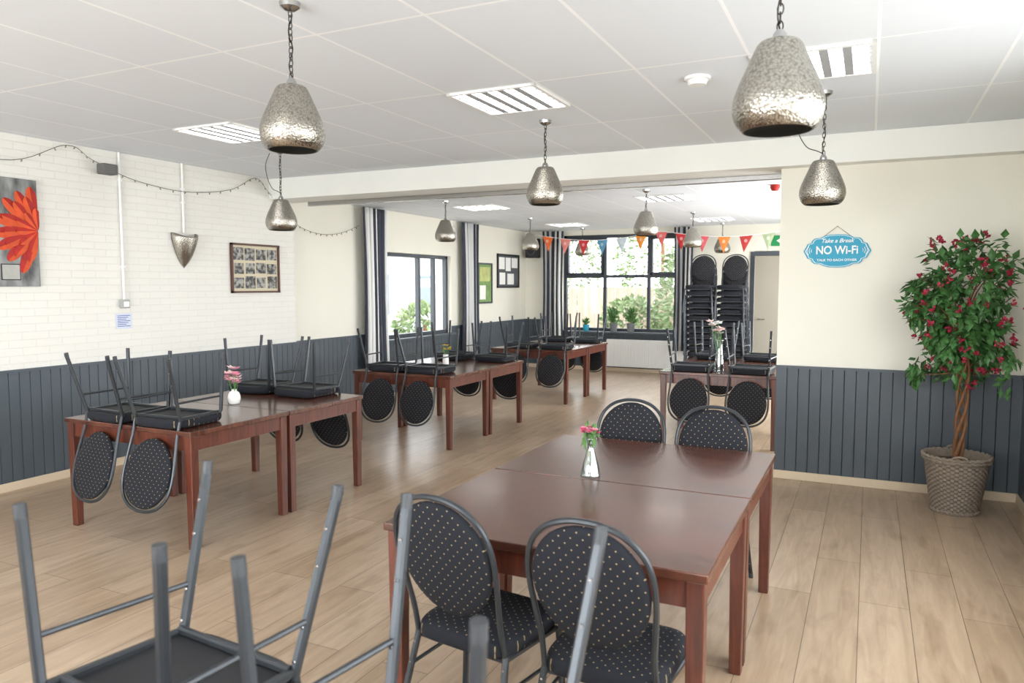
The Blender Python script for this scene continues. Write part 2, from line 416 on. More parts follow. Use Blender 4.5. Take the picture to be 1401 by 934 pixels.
# ---------------------------------------------------------------- pendant lamps
PROF=[(.018,0),(.052,-.003),(.066,-.014),(.079,-.04),(.098,-.083),(.119,-.130),(.133,-.170),(.1375,-.20),(.135,-.226),(.126,-.25),(.113,-.267),(.104,-.274)]
sh_me=None
def pendant(x,y,zc,ztop,lab):
    global sh_me
    root=empty('pendant_lamp',(x,y,zc))
    dz=ztop-zc
    if sh_me is None:
        bm=bmesh.new(); P=smoothpts([(r,0,z) for r,z in PROF],3); P=[(p.x,p.z) for p in P]
        lathe(bm,P,40,closed=False); lathe(bm,[(P[-1][0],P[-1][1])]+[(r-.004,z-.0) for r,z in reversed(P[3:])],40,mi=1,closed=False)
        t=finish(bm,'lamp_shade',[M['lamp'],M['lampin']]); sh_me=t.data; t.parent=root; t.location=(0,0,dz)
    else:
        t=bpy.data.objects.new('lamp_shade',sh_me); COL.objects.link(t); t.parent=root; t.location=(0,0,dz)
    bm=bmesh.new(); lathe(bm,[(0,0),(.045,0),(.042,-.02),(.02,-.035),(0,-.037)],24,closed=False); finish(bm,'canopy',M['chrome'],parent=root)
    bm=bmesh.new(); lathe(bm,[(0,.03),(.012,.03),(.02,.018),(.024,-.002),(0,-.003)],20,(0,0,dz),closed=False); finish(bm,'shade_cap',M['chrome'],parent=root)
    bm=bmesh.new()
    L=(-.03-(dz+.028)); n=max(3,round(L/.027))
    for i in range(n):
        c=Vector((0,0,-.03-L*(i+.5)/n)); a=pi/2*(i%2); h=L/n*.66
        pts=[c+Vector((math.cos(a)*.009*math.cos(t),math.sin(a)*.009*math.cos(t),h*math.sin(t))) for t in [2*pi*k/12 for k in range(12)]]
        sweep(bm,pts,.0022,6,closed=True)
    finish(bm,'chain',M['chain'],parent=root)
    bm=bmesh.new(); pts=[(.008*math.sin(k*.9),.008*math.cos(k*.9),-.03-L*k/14) for k in range(15)]
    sweep(bm,smoothpts(pts,2),.0028,6); finish(bm,'cable',M['black'],parent=root)
    bm=bmesh.new(); lathe(bm,[(0,-.05),(.018,-.06),(.03,-.12),(.028,-.15),(0,-.175)],16,(0,0,dz),closed=False); finish(bm,'bulb',M['white'],parent=root)
    top(root,lab,'pendant lamp','hammered metal pendant lamps')
    return root
lb='hammered silver metal pear-shaped pendant lamp on a dark chain'
pendant(-2.27,2.55,H1,2.505,lb); pendant(-.275,2.48,H1,2.400,lb)
p3=pendant(-.29,5.12,H1,2.43,'hammered silver pendant lamp with a looping cable beside its chain')
pendant(-2.18,5.12,H1,2.515,lb)
p5=pendant(-4.78,5.2,H1,2.415,'hammered silver pendant lamp with a looping cable beside its chain')
for (x,y) in [(-4.91,8.3),(-2.3,8.3),(-4.93,10.98),(-2.37,11.1),(-4.9,13.3),(-2.33,13.3)]: pendant(x,y,H2,2.48,lb)
for p in (p3,p5):
    bm=bmesh.new(); sweep(bm,smoothpts([(0,0,-.38),(-.04,0,-.36),(-.1,0,-.33),(-.15,0,-.24),(-.17,0,-.12),(-.12,0,-.02)],6),.003,6); finish(bm,'loose_cable',M['black'],parent=p)

# ---------------------------------------------------------------- tables
def table_proto(w,dp,h=.75):
    root=empty('dining_table')
    bm=bmesh.new(); box(bm,-w/2,w/2,-dp/2,dp/2,h-.032,h); finish(bm,'table_top',M['top'],parent=root,smooth=False,bevel=.005)
    bm=bmesh.new(); i=.022; t=.02; z0=h-.125; z1=h-.033; X=w/2-i; Y=dp/2-i
    box(bm,-X+.05,X-.05,-Y,-Y+t,z0,z1);box(bm,-X+.05,X-.05,Y-t,Y,z0,z1);box(bm,-X,-X+t,-Y+.05,Y-.05,z0,z1);box(bm,X-t,X,-Y+.05,Y-.05,z0,z1)
    finish(bm,'apron',M['twood'],parent=root,smooth=False)
    for sx in (-1,1):
        for sy in (-1,1):
            bm=bmesh.new(); cx=sx*(w/2-.012-.03); cy=sy*(dp/2-.012-.03)
            vs=box(bm,cx-.03,cx+.03,cy-.03,cy+.03,0,h-.033)
            for v in vs[:4]: v.co.x=cx+(v.co.x-cx)*.82; v.co.y=cy+(v.co.y-cy)*.82
            finish(bm,'leg',M['twood'],parent=root,smooth=False,bevel=.004)
    return root
tA=table_proto(1.2,.868); usedA=[False]
def table(x,y,rot=0,lab='',grp=None):
    o=tA if not usedA[0] else clone(tA); usedA[0]=True
    o.location=(x,y,0); o.rotation_euler=(0,0,rot); top(o,lab,'table',grp); return o
tl='reddish dark-stained wooden table with inverted chairs on it'
for yc in (3.655,4.527): table(-4.325,yc,0,tl,'paired wooden tables')
for yc in (6.8,7.672): table(-4.32,yc,0,tl,'paired wooden tables')
for yc in (9.99,10.862): table(-4.32,yc,0,tl,'paired wooden tables')
for yc in (8.16,9.032): table(-1.38,yc,0,tl,'paired wooden tables')
table(-1.0,.70,0,'dark wooden table carrying two inverted chairs','paired wooden tables')
tB=table_proto(1.22,.93)
tB.location=(-1.035,2.765,0); top(tB,'reddish dark-stained wooden table with two chairs pushed in','table','paired wooden tables')
t2=clone(tB); t2.location=(-1.035,3.699,0); t2['label']='reddish dark-stained wooden table holding a small glass flower vase'

# ---------------------------------------------------------------- chair
ST=.455
def chair_proto():
    root=empty('stacking_chair')
    bm=bmesh.new(); rings=[]
    def out(s,z):
        R=[]
        for k in range(48):
            a=2*pi*k/48; c=math.cos(a);sn=math.sin(a); n=2/6
            x=.205*s*math.copysign(abs(c)**n,c); y=.205*s*math.copysign(abs(sn)**n,sn)
            if y<0: x*=1-.07*(abs(y)/.205)**2
            R.append(bm.verts.new((x,y+.01,z)))
        return R
    spec=[(.93,.392,1),(.97,.394,1),(1,.402,0),(1.005,.42,0),(.99,.438,0),(.95,.449,0),(.8,.454,0),(.45,.455,0)]
    rings=[out(s,z) for s,z,_ in spec]
    for i in range(len(rings)-1):
        for j in range(48):
            f=bm.faces.new((rings[i][j],rings[i][(j+1)%48],rings[i+1][(j+1)%48],rings[i+1][j])); f.material_index=1 if i==0 else 0
    f=bm.faces.new(rings[0]); f.material_index=1; bm.faces.new(rings[-1])
    finish(bm,'seat',[M['dotxy'],M['under']],parent=root,angle=60)
    yb=lambda z:-.168-.20*(z-.43)-.06*max(0,z-.43)
    bm=bmesh.new(); cz=.728
    def pad(s,off):
        R=[]
        for k in range(40):
            a=2*pi*k/40; x=.193*s*math.cos(a); zz=cz+.212*s*math.sin(a)
            x*=1+.04*(zz-cz)/.212
            R.append(bm.verts.new((x,yb(zz)+off,zz)))
        return R
    rr=[pad(.5,.022),pad(.85,.02),pad(.97,.012),pad(1,0),pad(.97,-.012),pad(.85,-.018),pad(.5,-.02)]
    for i in range(len(rr)-1):
        for j in range(40): bm.faces.new((rr[i][j],rr[i][(j+1)%40],rr[i+1][(j+1)%40],rr[i+1][j]))
    bm.faces.new(rr[0]); bm.faces.new(rr[-1])
    finish(bm,'backrest',M['dotxz'],parent=root,angle=70)
    half=[(.190,.405),(.188,.47),(.189,.53),(.198,.62),(.206,.72),(.202,.80),(.178,.87),(.125,.923),(.06,.948),(0,.954)]
    P=[(x,yb(z),z) for x,z in half]+[(-x,yb(z),z) for x,z in reversed(half[:-1])]
    bm=bmesh.new(); sweep(bm,smoothpts(P,4),.010,8)
    finish(bm,'back_frame',M['metal'],parent=root)
    for sx in (-1,1):
        bm=bmesh.new(); sweep(bm,[(sx*.232,.170,.012),(sx*.212,.158,.375),(sx*.205,.150,.39)],.0108,square=True)
        sweep(bm,[(sx*.2325,.1705,0),(sx*.231,.169,.03)],.0128,10,mi=1)
        finish(bm,'leg',[M['metal'],M['cap']],parent=root)
        bm=bmesh.new(); a=Vector((sx*.224,-.268,.012)); b=Vector((sx*.190,-.158,.405))
        sweep(bm,[a,b],.0108,square=True)
        sweep(bm,[a+Vector((0,0,-.012)),a.lerp(b,.05)],.0128,10,mi=1)
        for t in (.2,.4,.72,.9):
            c=a.lerp(b,t); sweep(bm,[c+Vector((0,-.0138,0)),c+Vector((0,.0138,0))],.004,8,mi=2)
        finish(bm,'leg',[M['metal'],M['cap'],M['chrome']],parent=root)
        bm=bmesh.new(); sweep(bm,[(sx*.217,.162,.28),(sx*.201,-.194,.285)],.007,8)
        finish(bm,'stretcher',M['metal'],parent=root)
        bm=bmesh.new(); sweep(bm,[(sx*.200,.155,.385),(sx*.187,-.165,.39)],.010,square=True)
        finish(bm,'seat_rail',M['metal'],parent=root)
    bm=bmesh.new(); sweep(bm,[(-.2,.12,.383),(.2,.12,.383)],.009,square=True); finish(bm,'cross_rail',M['metal'],parent=root)
    bm=bmesh.new(); sweep(bm,[(-.188,-.15,.383),(.188,-.15,.383)],.009,square=True); finish(bm,'cross_rail',M['metal'],parent=root)
    return root
cp=chair_proto(); usedC=[False]
def chair(mat,lab,grp):
    o=cp if not usedC[0] else clone(cp); usedC[0]=True
    o.matrix_world=mat; top(o,lab,'chair',grp); return o
def inverted(x,y,deg,zt=.75):
    return Matrix.Translation((x,y,zt+ST+.001))@Matrix.Rotation(math.radians(deg),4,'Z')@Matrix.Rotation(pi,4,'Y')
def upright(x,y,deg,z=0): return Matrix.Translation((x,y,z))@Matrix.Rotation(math.radians(deg),4,'Z')
il='black dotted stacking chair turned upside down on a wooden table'
G='stacking chairs inverted on tables'
for (x,y,d) in [(-4.52,3.40,-4),(-4.04,3.40,3),(-4.66,4.79,183),(-4.16,4.79,178),
                (-4.55,6.54,2),(-4.06,6.54,-3),(-4.56,7.93,181),(-4.0,7.93,178),
                (-4.5,9.73,0),(-3.96,9.73,2),(-4.5,11.12,180),(-4.0,11.12,182),
                (-1.66,7.9,2),(-1.06,7.9,-3),(-1.68,9.29,180),(-1.12,9.29,177)]:
    chair(inverted(x,y,d),il,G)
chair(inverted(-1.302,1.06,174.5),'grey-legged stacking chair upside down with legs pointing up',G)
chair(inverted(-.675,1.035,176),'grey-legged stacking chair upside down with legs pointing up',G)
ul='black dotted round-backed stacking chair pushed in at a wooden table'
chair(upright(-1.23,2.36,-8),ul,'upright stacking chairs'); chair(upright(-.73,2.34,-2),ul,'upright stacking chairs')
chair(upright(-1.27,4.08,182),ul,'upright stacking chairs'); chair(upright(-.77,4.02,182),ul,'upright stacking chairs')
for k,(x,y,dg) in enumerate([(-2.5,12.55,181),(-2.03,12.7,178)]):
    for i in range(13):
        chair(upright(x+random.uniform(-.006,.006),y-.018*i,dg+random.uniform(-1,1),.10*i),'black stacking chair in a tall stack against the wall','stacked chairs by the wall')

# ---------------------------------------------------------------- curtains
M['cblack']=simple('curtain_black',srgb(58,62,74),.9); M['cwhite']=simple('curtain_white',srgb(222,222,220),.9)
def curtain(axis,p,a0,a1,z0,z1,seed,folds,amp=.045):
    bm=bmesh.new(); n=folds*10; rows=14; rng=random.Random(seed); ph=rng.random()*6
    V=[]
    for r in range(rows+1):
        t=r/rows; z=z1-(z1-z0)*t; sq=1-.12*math.sin(pi*t); row=[]
        for i in range(n+1):
            u=i/n; a=(a0+a1)/2+(u-.5)*(a1-a0)*sq+.012*math.sin(u*folds*4*pi+ph)
            q=p+amp*(.6+.4*t)*math.sin(u*folds*2*pi+ph+.3*math.sin(t*3))
            row.append(bm.verts.new((a,q,z) if axis=='Y' else (q,a,z)))
        V.append(row)
    for r in range(rows):
        for i in range(n):
            f=bm.faces.new((V[r][i],V[r][i+1],V[r+1][i+1],V[r+1][i])); f.material_index=(i//6)%2
    o=finish(bm,'curtain',[M['cblack'],M['cwhite']],angle=80)
    md=o.modifiers.new('solid','SOLIDIFY'); md.thickness=.004
    top(o,'long black and white vertically striped curtain beside a window','curtain','striped window curtains')
curtain('X',XL2+.12,8.25,8.80,.45,H2-.02,1,6); curtain('X',XL2+.12,11.0,11.6,.45,H2-.02,2,6)
curtain('Y',YB-.2,-5.85,-5.42,.45,H2-.02,3,5); curtain('Y',YB-.2,-3.25,-2.9,.45,H2-.02,4,5)

# ---------------------------------------------------------------- radiator
root=empty('radiator',(-3.75,YB-.02,0))
bm=bmesh.new(); box(bm,-.78,.78,-.11,-.05,.1,.62)
for i in range(38):
    x=-.76+1.52*(i+.5)/38; box(bm,x-.012,x+.012,-.122,-.108,.13,.59)
finish(bm,'panel',M['white'],parent=root,smooth=False,bevel=.003)
bm=bmesh.new(); sweep(bm,[(.8,-.08,.15),(.84,-.08,.15),(.84,-.08,0)],.01); finish(bm,'pipe',M['white'],parent=root)
bm=bmesh.new(); box(bm,-.5,-.46,-.05,-.002,.2,.5); box(bm,.46,.5,-.05,-.002,.2,.5); finish(bm,'bracket',M['white'],parent=root,smooth=False)
top(root,'white ribbed panel radiator under the rear window','radiator')

# ---------------------------------------------------------------- wall things, left
root=empty('painting',(XL,3.42,2.07))
m,nt,b=newmat('grey_brushed_canvas')
v=swizzle(nt,'YZX',(3,1.2,1)); n=nt.nodes.new('ShaderNodeTexNoise'); n.inputs['Scale'].default_value=3; n.inputs['Detail'].default_value=8; nt.links.new(v,n.inputs['Vector'])
r=nt.nodes.new('ShaderNodeValToRGB'); nt.links.new(n.outputs['Fac'],r.inputs[0]); r.color_ramp.elements[0].color=srgb(40,42,44); r.color_ramp.elements[0].position=.3; r.color_ramp.elements[1].color=srgb(158,160,158); r.color_ramp.elements[1].position=.7
nt.links.new(r.outputs[0],b.inputs['Base Color'])
bm=bmesh.new(); box(bm,0.002,.035,-.47,.47,-.43,.43); finish(bm,'canvas',m,parent=root,smooth=False,bevel=.004)
bm=bmesh.new()
for ring,(n,L,w) in enumerate(((8,.35,.046),(7,.28,.040),(6,.18,.030))):
    for i in range(n):
        a=math.radians(98+10*(ring%2)+ 148*i/(n-1)+random.uniform(-4,4)); c=Vector((.037+.008*ring,.455,.02)); d=Vector((0,math.cos(a),math.sin(a)))
        s=Vector((0,-d.z,d.y)); LL=L*random.uniform(.92,1.06)
        prof=[(.05,.2),(.2,.5),(.4,.82),(.58,.98),(.72,1),(.84,.88),(.93,.62),(.98,.3),(1,.0)]
        mid=[bm.verts.new((c.x+.005+i*.0004,min((c+d*LL*t).y,.469),(c+d*LL*t).z)) for t,k in prof]
        for sg,mi in ((-1,0),(1,1)):
            ed=[]
            for t,k in prof[:-1]:
                p=c+d*LL*t+s*w*k*sg; ed.append(bm.verts.new((p.x+i*.0004,min(p.y,.469),p.z)))
            for j in range(len(prof)-2):
                f=bm.faces.new((mid[j],mid[j+1],ed[j+1],ed[j])); f.material_index=mi
            f=bm.faces.new((mid[-2],mid[-1],ed[-1])); f.material_index=mi
finish(bm,'flower_motif',[M['red'],M['orange']],parent=root,smooth=False)
bm=bmesh.new(); box(bm,.036,.039,.16,.31,-.38,-.25,1); box(bm,.038,.041,.168,.302,-.372,-.258,0); finish(bm,'small_square_motif',[simple('pale_grey_paint',srgb(170,170,165),.8,nscale=20,namt=.15),M['black']],parent=root,smooth=False)
top(root,'grey canvas painting of a big red flower on brick wall','painting')
root=empty('photo_collage',(XL,6.31,1.835))
bm=bmesh.new(); Y=.36;Z=.27
box(bm,.002,.03,-Y,Y,-Z,-Z+.022);box(bm,.002,.03,-Y,Y,Z-.022,Z);box(bm,.002,.03,-Y,-Y+.022,-Z,Z);box(bm,.002,.03,Y-.022,Y,-Z,Z)
finish(bm,'frame',simple('brown_frame',srgb(84,50,36),.5),parent=root,smooth=False)
bm=bmesh.new(); box(bm,.003,.012,-Y+.02,Y-.02,-Z+.02,Z-.02); finish(bm,'mat_board',simple('cream_mat',srgb(204,194,168),.8,nscale=5,namt=.04),parent=root,smooth=False)
m,nt,b=newmat('old_photo_grey'); tc=nt.nodes.new('ShaderNodeTexCoord'); n=nt.nodes.new('ShaderNodeTexNoise'); n.inputs['Scale'].default_value=22; n.inputs['Detail'].default_value=4
nt.links.new(tc.outputs['Object'],n.inputs['Vector']); r=nt.nodes.new('ShaderNodeValToRGB'); nt.links.new(n.outputs['Fac'],r.inputs[0]); r.color_ramp.elements[0].position=.42; r.color_ramp.elements[0].color=srgb(40,39,38); r.color_ramp.elements[1].position=.62; r.color_ramp.elements[1].color=srgb(164,162,156); nt.links.new(r.outputs[0],b.inputs['Base Color']); M['photo']=m
for i in range(4):
    for j in range(3):
        y=-.249+.166*i+random.uniform(-.006,.006); z=.158-.158*j+random.uniform(-.005,.005); w=random.choice((.066,.074)); h=random.choice((.058,.068))
        bm=bmesh.new(); box(bm,.012,.0145,y-w,y+w,z-h,z+h); finish(bm,'photograph',M['photo'],parent=root,smooth=False)
top(root,'framed collage of old black and white photographs','picture frame')
bm=bmesh.new(); rings=[]
for (r,z) in [(.145,.15),(.143,.12),(.130,.07),(.110,.01),(.085,-.05),(.054,-.105),(.022,-.145),(.004,-.168)]:
    rings.append([bm.verts.new((.003+r*.95*math.sin(pi*j/20),-r*math.cos(pi*j/20),z+(.028*abs(math.cos(pi*j/20))**3-.02*math.sin(pi*j/20)**2 if z>.14 else 0))) for j in range(21)])
for A,B in zip(rings,rings[1:]):
    for j in range(20): bm.faces.new((A[j],A[j+1],B[j+1],B[j]))
o=finish(bm,'shade',M['lamp']); root=empty('wall_sconce',(XL,5.35,1.99)); o.parent=root
md=o.modifiers.new('s','SOLIDIFY'); md.thickness=.003
bm=bmesh.new(); box(bm,.001,.02,-.03,.03,-.05,.05); finish(bm,'wall_plate',M['chrome'],parent=root,smooth=False)
bm=bmesh.new(); lathe(bm,[(0,.0),(.02,.01),(.028,.05),(.02,.08),(0,.09)],16,(.05,0,0),closed=False); finish(bm,'bulb',M['white'],parent=root)
top(root,'hammered metal half-cone wall sconce on white brick','wall lamp')
def conduit(y,z0,lab):
    bm=bmesh.new(); sweep(bm,[(XL+.016,y,z0),(XL+.016,y,H1)],.011,10)
    for z in (z0+.3,H1-.25): box(bm,XL,XL+.03,y-.018,y+.018,z-.008,z+.008)
    top(finish(bm,'conduit_pipe',M['white']),lab,'pipe')
conduit(4.66,1.52,'white electrical conduit above a wall switch'); conduit(5.35,2.17,'white electrical conduit above the wall sconce')
root=empty('wall_switch',(XL,4.66,1.48)); bm=bmesh.new(); box(bm,0.001,.045,-.04,.04,-.04,.04); finish(bm,'housing',simple('grey_plastic',srgb(160,162,160),.5),parent=root,smooth=False,bevel=.006)
bm=bmesh.new(); box(bm,.045,.052,-.028,.028,-.028,.02); finish(bm,'rocker',M['white'],parent=root,smooth=False,bevel=.003)
top(root,'grey surface-mounted light switch on brick wall','switch')
root=empty('notice_sheet',(XL,4.66,1.32)); bm=bmesh.new(); box(bm,.001,.003,-.085,.085,-.07,.07); finish(bm,'paper',simple('pale_blue_paper',srgb(206,212,226),.8),parent=root,smooth=False)
bm=bmesh.new()
for i in range(7):
    z=.05-.016*i; box(bm,.003,.0036,-.065,.065-.02*(i%3),z-.003,z+.003)
finish(bm,'text_lines',simple('blue_ink',srgb(70,100,170),.7),parent=root,smooth=False); top(root,'white notice sheet with rows of blue lettering','notice')
root=empty('wall_speaker',(XL,4.49,2.67)); bm=bmesh.new(); box(bm,.04,.14,-.07,.07,-.045,.045); o=finish(bm,'housing',simple('grey_speaker',srgb(96,96,94),.6),parent=root,smooth=False,bevel=.01)
bm=bmesh.new(); box(bm,.001,.05,-.02,.02,-.02,.05); finish(bm,'bracket',M['white'],parent=root,smooth=False); top(root,'small grey speaker bracketed high on brick wall','speaker')
root=empty('string_lights',(XL+.03,3,2.7)); o0=Vector((XL+.03,3,2.7))
anch=[(XL+.03,2.6,2.82),(XL+.03,3.61,2.63),(XL+.03,4.16,2.83),(XL+.03,4.4,2.74),(XL+.03,4.8,2.62),(XL+.03,5.37,2.575),(XL+.03,5.95,2.66),(XL+.03,6.32,2.83),(XL+.04,6.5,2.7),(XL+.04,6.75,2.52),(XL2+.05,7.1,2.36),(XL2+.05,7.5,2.29),(XL2+.05,7.9,2.33),(XL2+.07,8.25,2.45)]
pts=smoothpts(anch,8); bm=bmesh.new(); sweep(bm,[p-o0 for p in pts],.0024,5); finish(bm,'wire',M['black'],parent=root)
bme=None
for i in range(2,len(pts)-1,2):
    if bme is None:
        bm=bmesh.new(); lathe(bm,[(0,.0),(.004,-.004),(.007,-.014),(.004,-.024),(0,-.027)],8,closed=False); b_=finish(bm,'bulb',simple('bulb_glass',srgb(150,140,120),.2)); bme=b_.data
    else:
        b_=bpy.data.objects.new('bulb',bme); COL.objects.link(b_)
    b_.parent=root; b_.location=pts[i]-o0+Vector((.004,0,0)); b_.rotation_euler=(random.uniform(-.6,.6),random.uniform(-.3,.3),0)
top(root,'dark string lights draped along the top of the brick wall','string lights')
def board(y0,y1,z0,z1,fm,bmc,sheets,lab):
    yc=(y0+y1)/2; zc=(z0+z1)/2; root=empty('notice_board',(XL2,yc,zc)); Y=(y1-y0)/2;Z=(z1-z0)/2
    bm=bmesh.new(); box(bm,.001,.03,-Y,Y,-Z,-Z+.03);box(bm,.001,.03,-Y,Y,Z-.03,Z);box(bm,.001,.03,-Y,-Y+.03,-Z,Z);box(bm,.001,.03,Y-.03,Y,-Z,Z); finish(bm,'frame',fm,parent=root,smooth=False)
    bm=bmesh.new(); box(bm,.002,.015,-Y+.02,Y-.02,-Z+.02,Z-.02); finish(bm,'board',bmc,parent=root,smooth=False)
    for (a,b,c,d,mt) in sheets:
        bm=bmesh.new(); box(bm,.015,.018,a*Y,b*Y,c*Z,d*Z); finish(bm,'sheet',mt,parent=root,smooth=False)
    top(root,lab,'notice board')
wp=M['whitep']; lg=simple('leafy_poster',srgb(120,150,92),.8,nscale=14,namt=.5)
board(11.72,12.28,1.32,2.05,M['dark'],lg,[(-.7,.7,.1,.8,simple('sunny_poster',srgb(184,190,124),.8,nscale=9,namt=.4)),(-.7,.1,-.8,-.1,wp),(.2,.8,-.7,-.1,lg)],'narrow framed board with green and yellow posters')
board(12.5,13.45,1.6,2.24,M['black'],simple('grey_board',srgb(84,88,92),.8),[(-.85,-.35,.1,.8,wp),(-.25,.2,.0,.8,wp),(.3,.85,.2,.8,wp),(-.8,-.3,-.8,-.1,wp),(-.1,.5,-.8,-.15,wp)],'black framed notice board with white sheets pinned')
root=empty('loudspeaker',(-6.07,YB,2.38)); bm=bmesh.new(); box(bm,-.12,.12,-.26,-.06,-.19,.19); finish(bm,'cabinet',M['black'],parent=root,smooth=False,bevel=.01)
bm=bmesh.new(); lathe(bm,[(.09,0),(.08,.01),(.03,-.02),(0,-.02)],24,closed=False); o=finish(bm,'cone',M['dark'],parent=root); o.rotation_euler=(pi/2,0,0); o.location=(0,-.262,-.06)
bm=bmesh.new(); box(bm,-.03,.03,-.06,-.001,-.04,.04); finish(bm,'bracket',M['dark'],parent=root,smooth=False); top(root,'black loudspeaker mounted high in the corner','speaker')
root=empty('exit_sign',(-1.4,YB,2.42)); bm=bmesh.new(); box(bm,-.18,.18,-.05,-.001,-.09,.09); finish(bm,'housing',M['green'],parent=root,smooth=False,bevel=.004)
bm=bmesh.new(); box(bm,-.02,.1,-.053,-.05,-.012,.012); f=bm.faces.new([bm.verts.new(v) for v in ((-.02,-.053,.05),(-.02,-.053,-.05),(-.09,-.053,0))]); finish(bm,'arrow',M['white'],parent=root,smooth=False)
top(root,'green exit sign with a white arrow above the door','exit sign')

# ---------------------------------------------------------------- bunting
root=empty('bunting',(0,13.05,0)); cols=[(222,104,46),(214,128,120),(178,42,44),(84,138,170),(184,198,204),(226,140,54),(206,100,96),(178,42,44),(196,84,90),(224,126,56),(178,56,52),(168,180,146),(176,42,54)]
A0,A1=-5.75,-.95; zf=lambda x:2.60-.13*math.sin(pi*((x-A0)/(A1-A0)*2%1))
bm=bmesh.new(); sweep(bm,[(A0+(A1-A0)*i/40,0,zf(A0+(A1-A0)*i/40)) for i in range(41)],.005,5); finish(bm,'string',M['white'],parent=root)
for i in range(13):
    x=-5.5+.36*i; bm=bmesh.new(); z=zf(x); w=.108;h=.28
    vs=[Vector((x-w,0,zf(x-w)-.002)),Vector((x+w,0,zf(x+w)-.002)),Vector((x+random.uniform(-.03,.03),-.03,z-h))]
    c=(vs[0]+vs[1]+vs[2])/3+Vector((0,-.01,0)); V=[bm.verts.new(v) for v in vs]; C=bm.verts.new(c)
    for k in range(3): bm.faces.new((V[k],V[(k+1)%3],C))
    m=simple('pennant_colour',srgb(*cols[i]),.8,nscale=12,namt=.15)
    m2=simple('pennant_emblem',srgb(*[int(c*.5+110) for c in cols[i]]),.8)
    n0=[bm.verts.new((x+.028*math.cos(t),-.026,z-.085+.03*math.sin(t))) for t in [2*pi*k/12 for k in range(12)]]
    f=bm.faces.new(n0); f.material_index=1
    finish(bm,'pennant',[m,m2],parent=root,smooth=False)
top(root,'string of multicoloured triangular pennants hung before the window','bunting')

# ---------------------------------------------------------------- sign
root=empty('hanging_sign',(-.255,YW,1.93))
q=[(0,.135),(.06,.133),(.10,.122),(.125,.108),(.17,.104),(.19,.085),(.195,.068),(.225,.058),(.238,.03),(.255,0)]
def outline(s,off=0):
    h=q+[(x,-y) for x,y in reversed(q[:-1])]; h=h+[(-x,y) for x,y in reversed(h[1:-1])]
    return [(x*s,z*s) for x,z in h]
def plate(bm,s,y0,y1,mi):
    P=outline(s); A=[bm.verts.new((x,y0,z)) for x,z in P]; B=[bm.verts.new((x,y1,z)) for x,z in P]
    for k in range(len(P)):
        f=bm.faces.new((A[k],A[(k+1)%len(P)],B[(k+1)%len(P)],B[k])); f.material_index=mi
    for R in (A,B):
        f=bm.faces.new(R); f.material_index=mi
bm=bmesh.new(); plate(bm,1,-.012,-.002,0); plate(bm,.95,-.0128,-.0118,1); plate(bm,.925,-.0135,-.0125,0); finish(bm,'plaque',[M['blue'],M['whitep']],parent=root,smooth=False)
def text(s,size,x,z,parent,mat,shear=0,name='lettering',sx=1.0,bold=0):
    cu=bpy.data.curves.new('t','FONT'); cu.body=s; cu.size=size; cu.align_x='CENTER'; cu.align_y='CENTER'; cu.extrude=.0006; cu.shear=shear; cu.offset=bold
    o=bpy.data.objects.new('tmp',cu); COL.objects.link(o); dg=bpy.context.evaluated_depsgraph_get(); dg.update()
    me=bpy.data.meshes.new_from_object(o.evaluated_get(dg)); bpy.data.objects.remove(o); me.materials.clear(); me.materials.append(mat)
    me.transform(Matrix.Diagonal((sx,1,1,1)))
    t=bpy.data.objects.new(name,me); COL.objects.link(t); t.parent=parent; t.rotation_euler=(pi/2,0,0); t.location=(x,-.0145,z)
text('Take a Break',.046,0,.082,root,M['whitep'],.35,bold=.0006); text('NO Wi-Fi',.092,0,.004,root,M['whitep'],0,sx=.84,bold=.002); text('TALK TO EACH OTHER',.026,0,-.075,root,M['whitep'],sx=1.1,bold=.0005)
bm=bmesh.new()
for sx in (-1,1):
    for r in (.018,.034,.05):
        sweep(bm,[(sx*(.177+ r*math.cos(t)),-.0145,.004+r*math.sin(t)) for t in [-.75+1.5*k/8 for k in range(9)]],.0025,5)
finish(bm,'wave_symbol',M['whitep'],parent=root)
bm=bmesh.new(); sweep(bm,[(-.1,-.008,.12),(0,-.01,.2),(.1,-.008,.12)],.002,5); sweep(bm,[(0,-.012,.2),(0,0,.2)],.004,6); finish(bm,'hanging_cord',simple('jute',srgb(120,100,80),.8),parent=root)
top(root,'turquoise no wi-fi plaque hanging on the cream wall','sign')

# ---------------------------------------------------------------- tree in basket
root=empty('potted_tree',(.61,6.25,0))
bm=bmesh.new(); rows=26; prof=[]
for k in range(rows+1):
    t=k/rows; prof.append((.146+.066*t**.9,.004+.405*t))
prof.append((.200,.41)); prof.append((.19,.36))
def weave(a,k): return .009*math.sin(a*24+(k%2)*pi) if 0<k<=rows else 0
lathe(bm,prof,144,fn=weave,closed=False)
for (r,z) in ((.218,.412),(.214,.390),(.154,.012)): sweep(bm,[((r+.004*math.sin(31*t))*math.cos(t),(r+.004*math.sin(31*t))*math.sin(t),z+.005*math.sin(31*t+1.5)) for t in [2*pi*k/160 for k in range(160)]],.011,8,closed=True)
lathe(bm,[(.146,.004),(0,.004)],30,closed=False)
for s in (-1,1):
    sweep(bm,smoothpts([(-.05,s*.21,.40),(-.04,s*.222,.43),(0,s*.226,.442),(.04,s*.222,.43),(.05,s*.21,.40)],5),.008,8)
finish(bm,'wicker_basket',M['wicker'],parent=root)
bm=bmesh.new(); lathe(bm,[(0,.35),(.195,.34)],24,closed=False); finish(bm,'soil',simple('dark_moss',srgb(88,74,52),.95,nscale=30,namt=.4,bump=1),parent=root)
bm=bmesh.new()
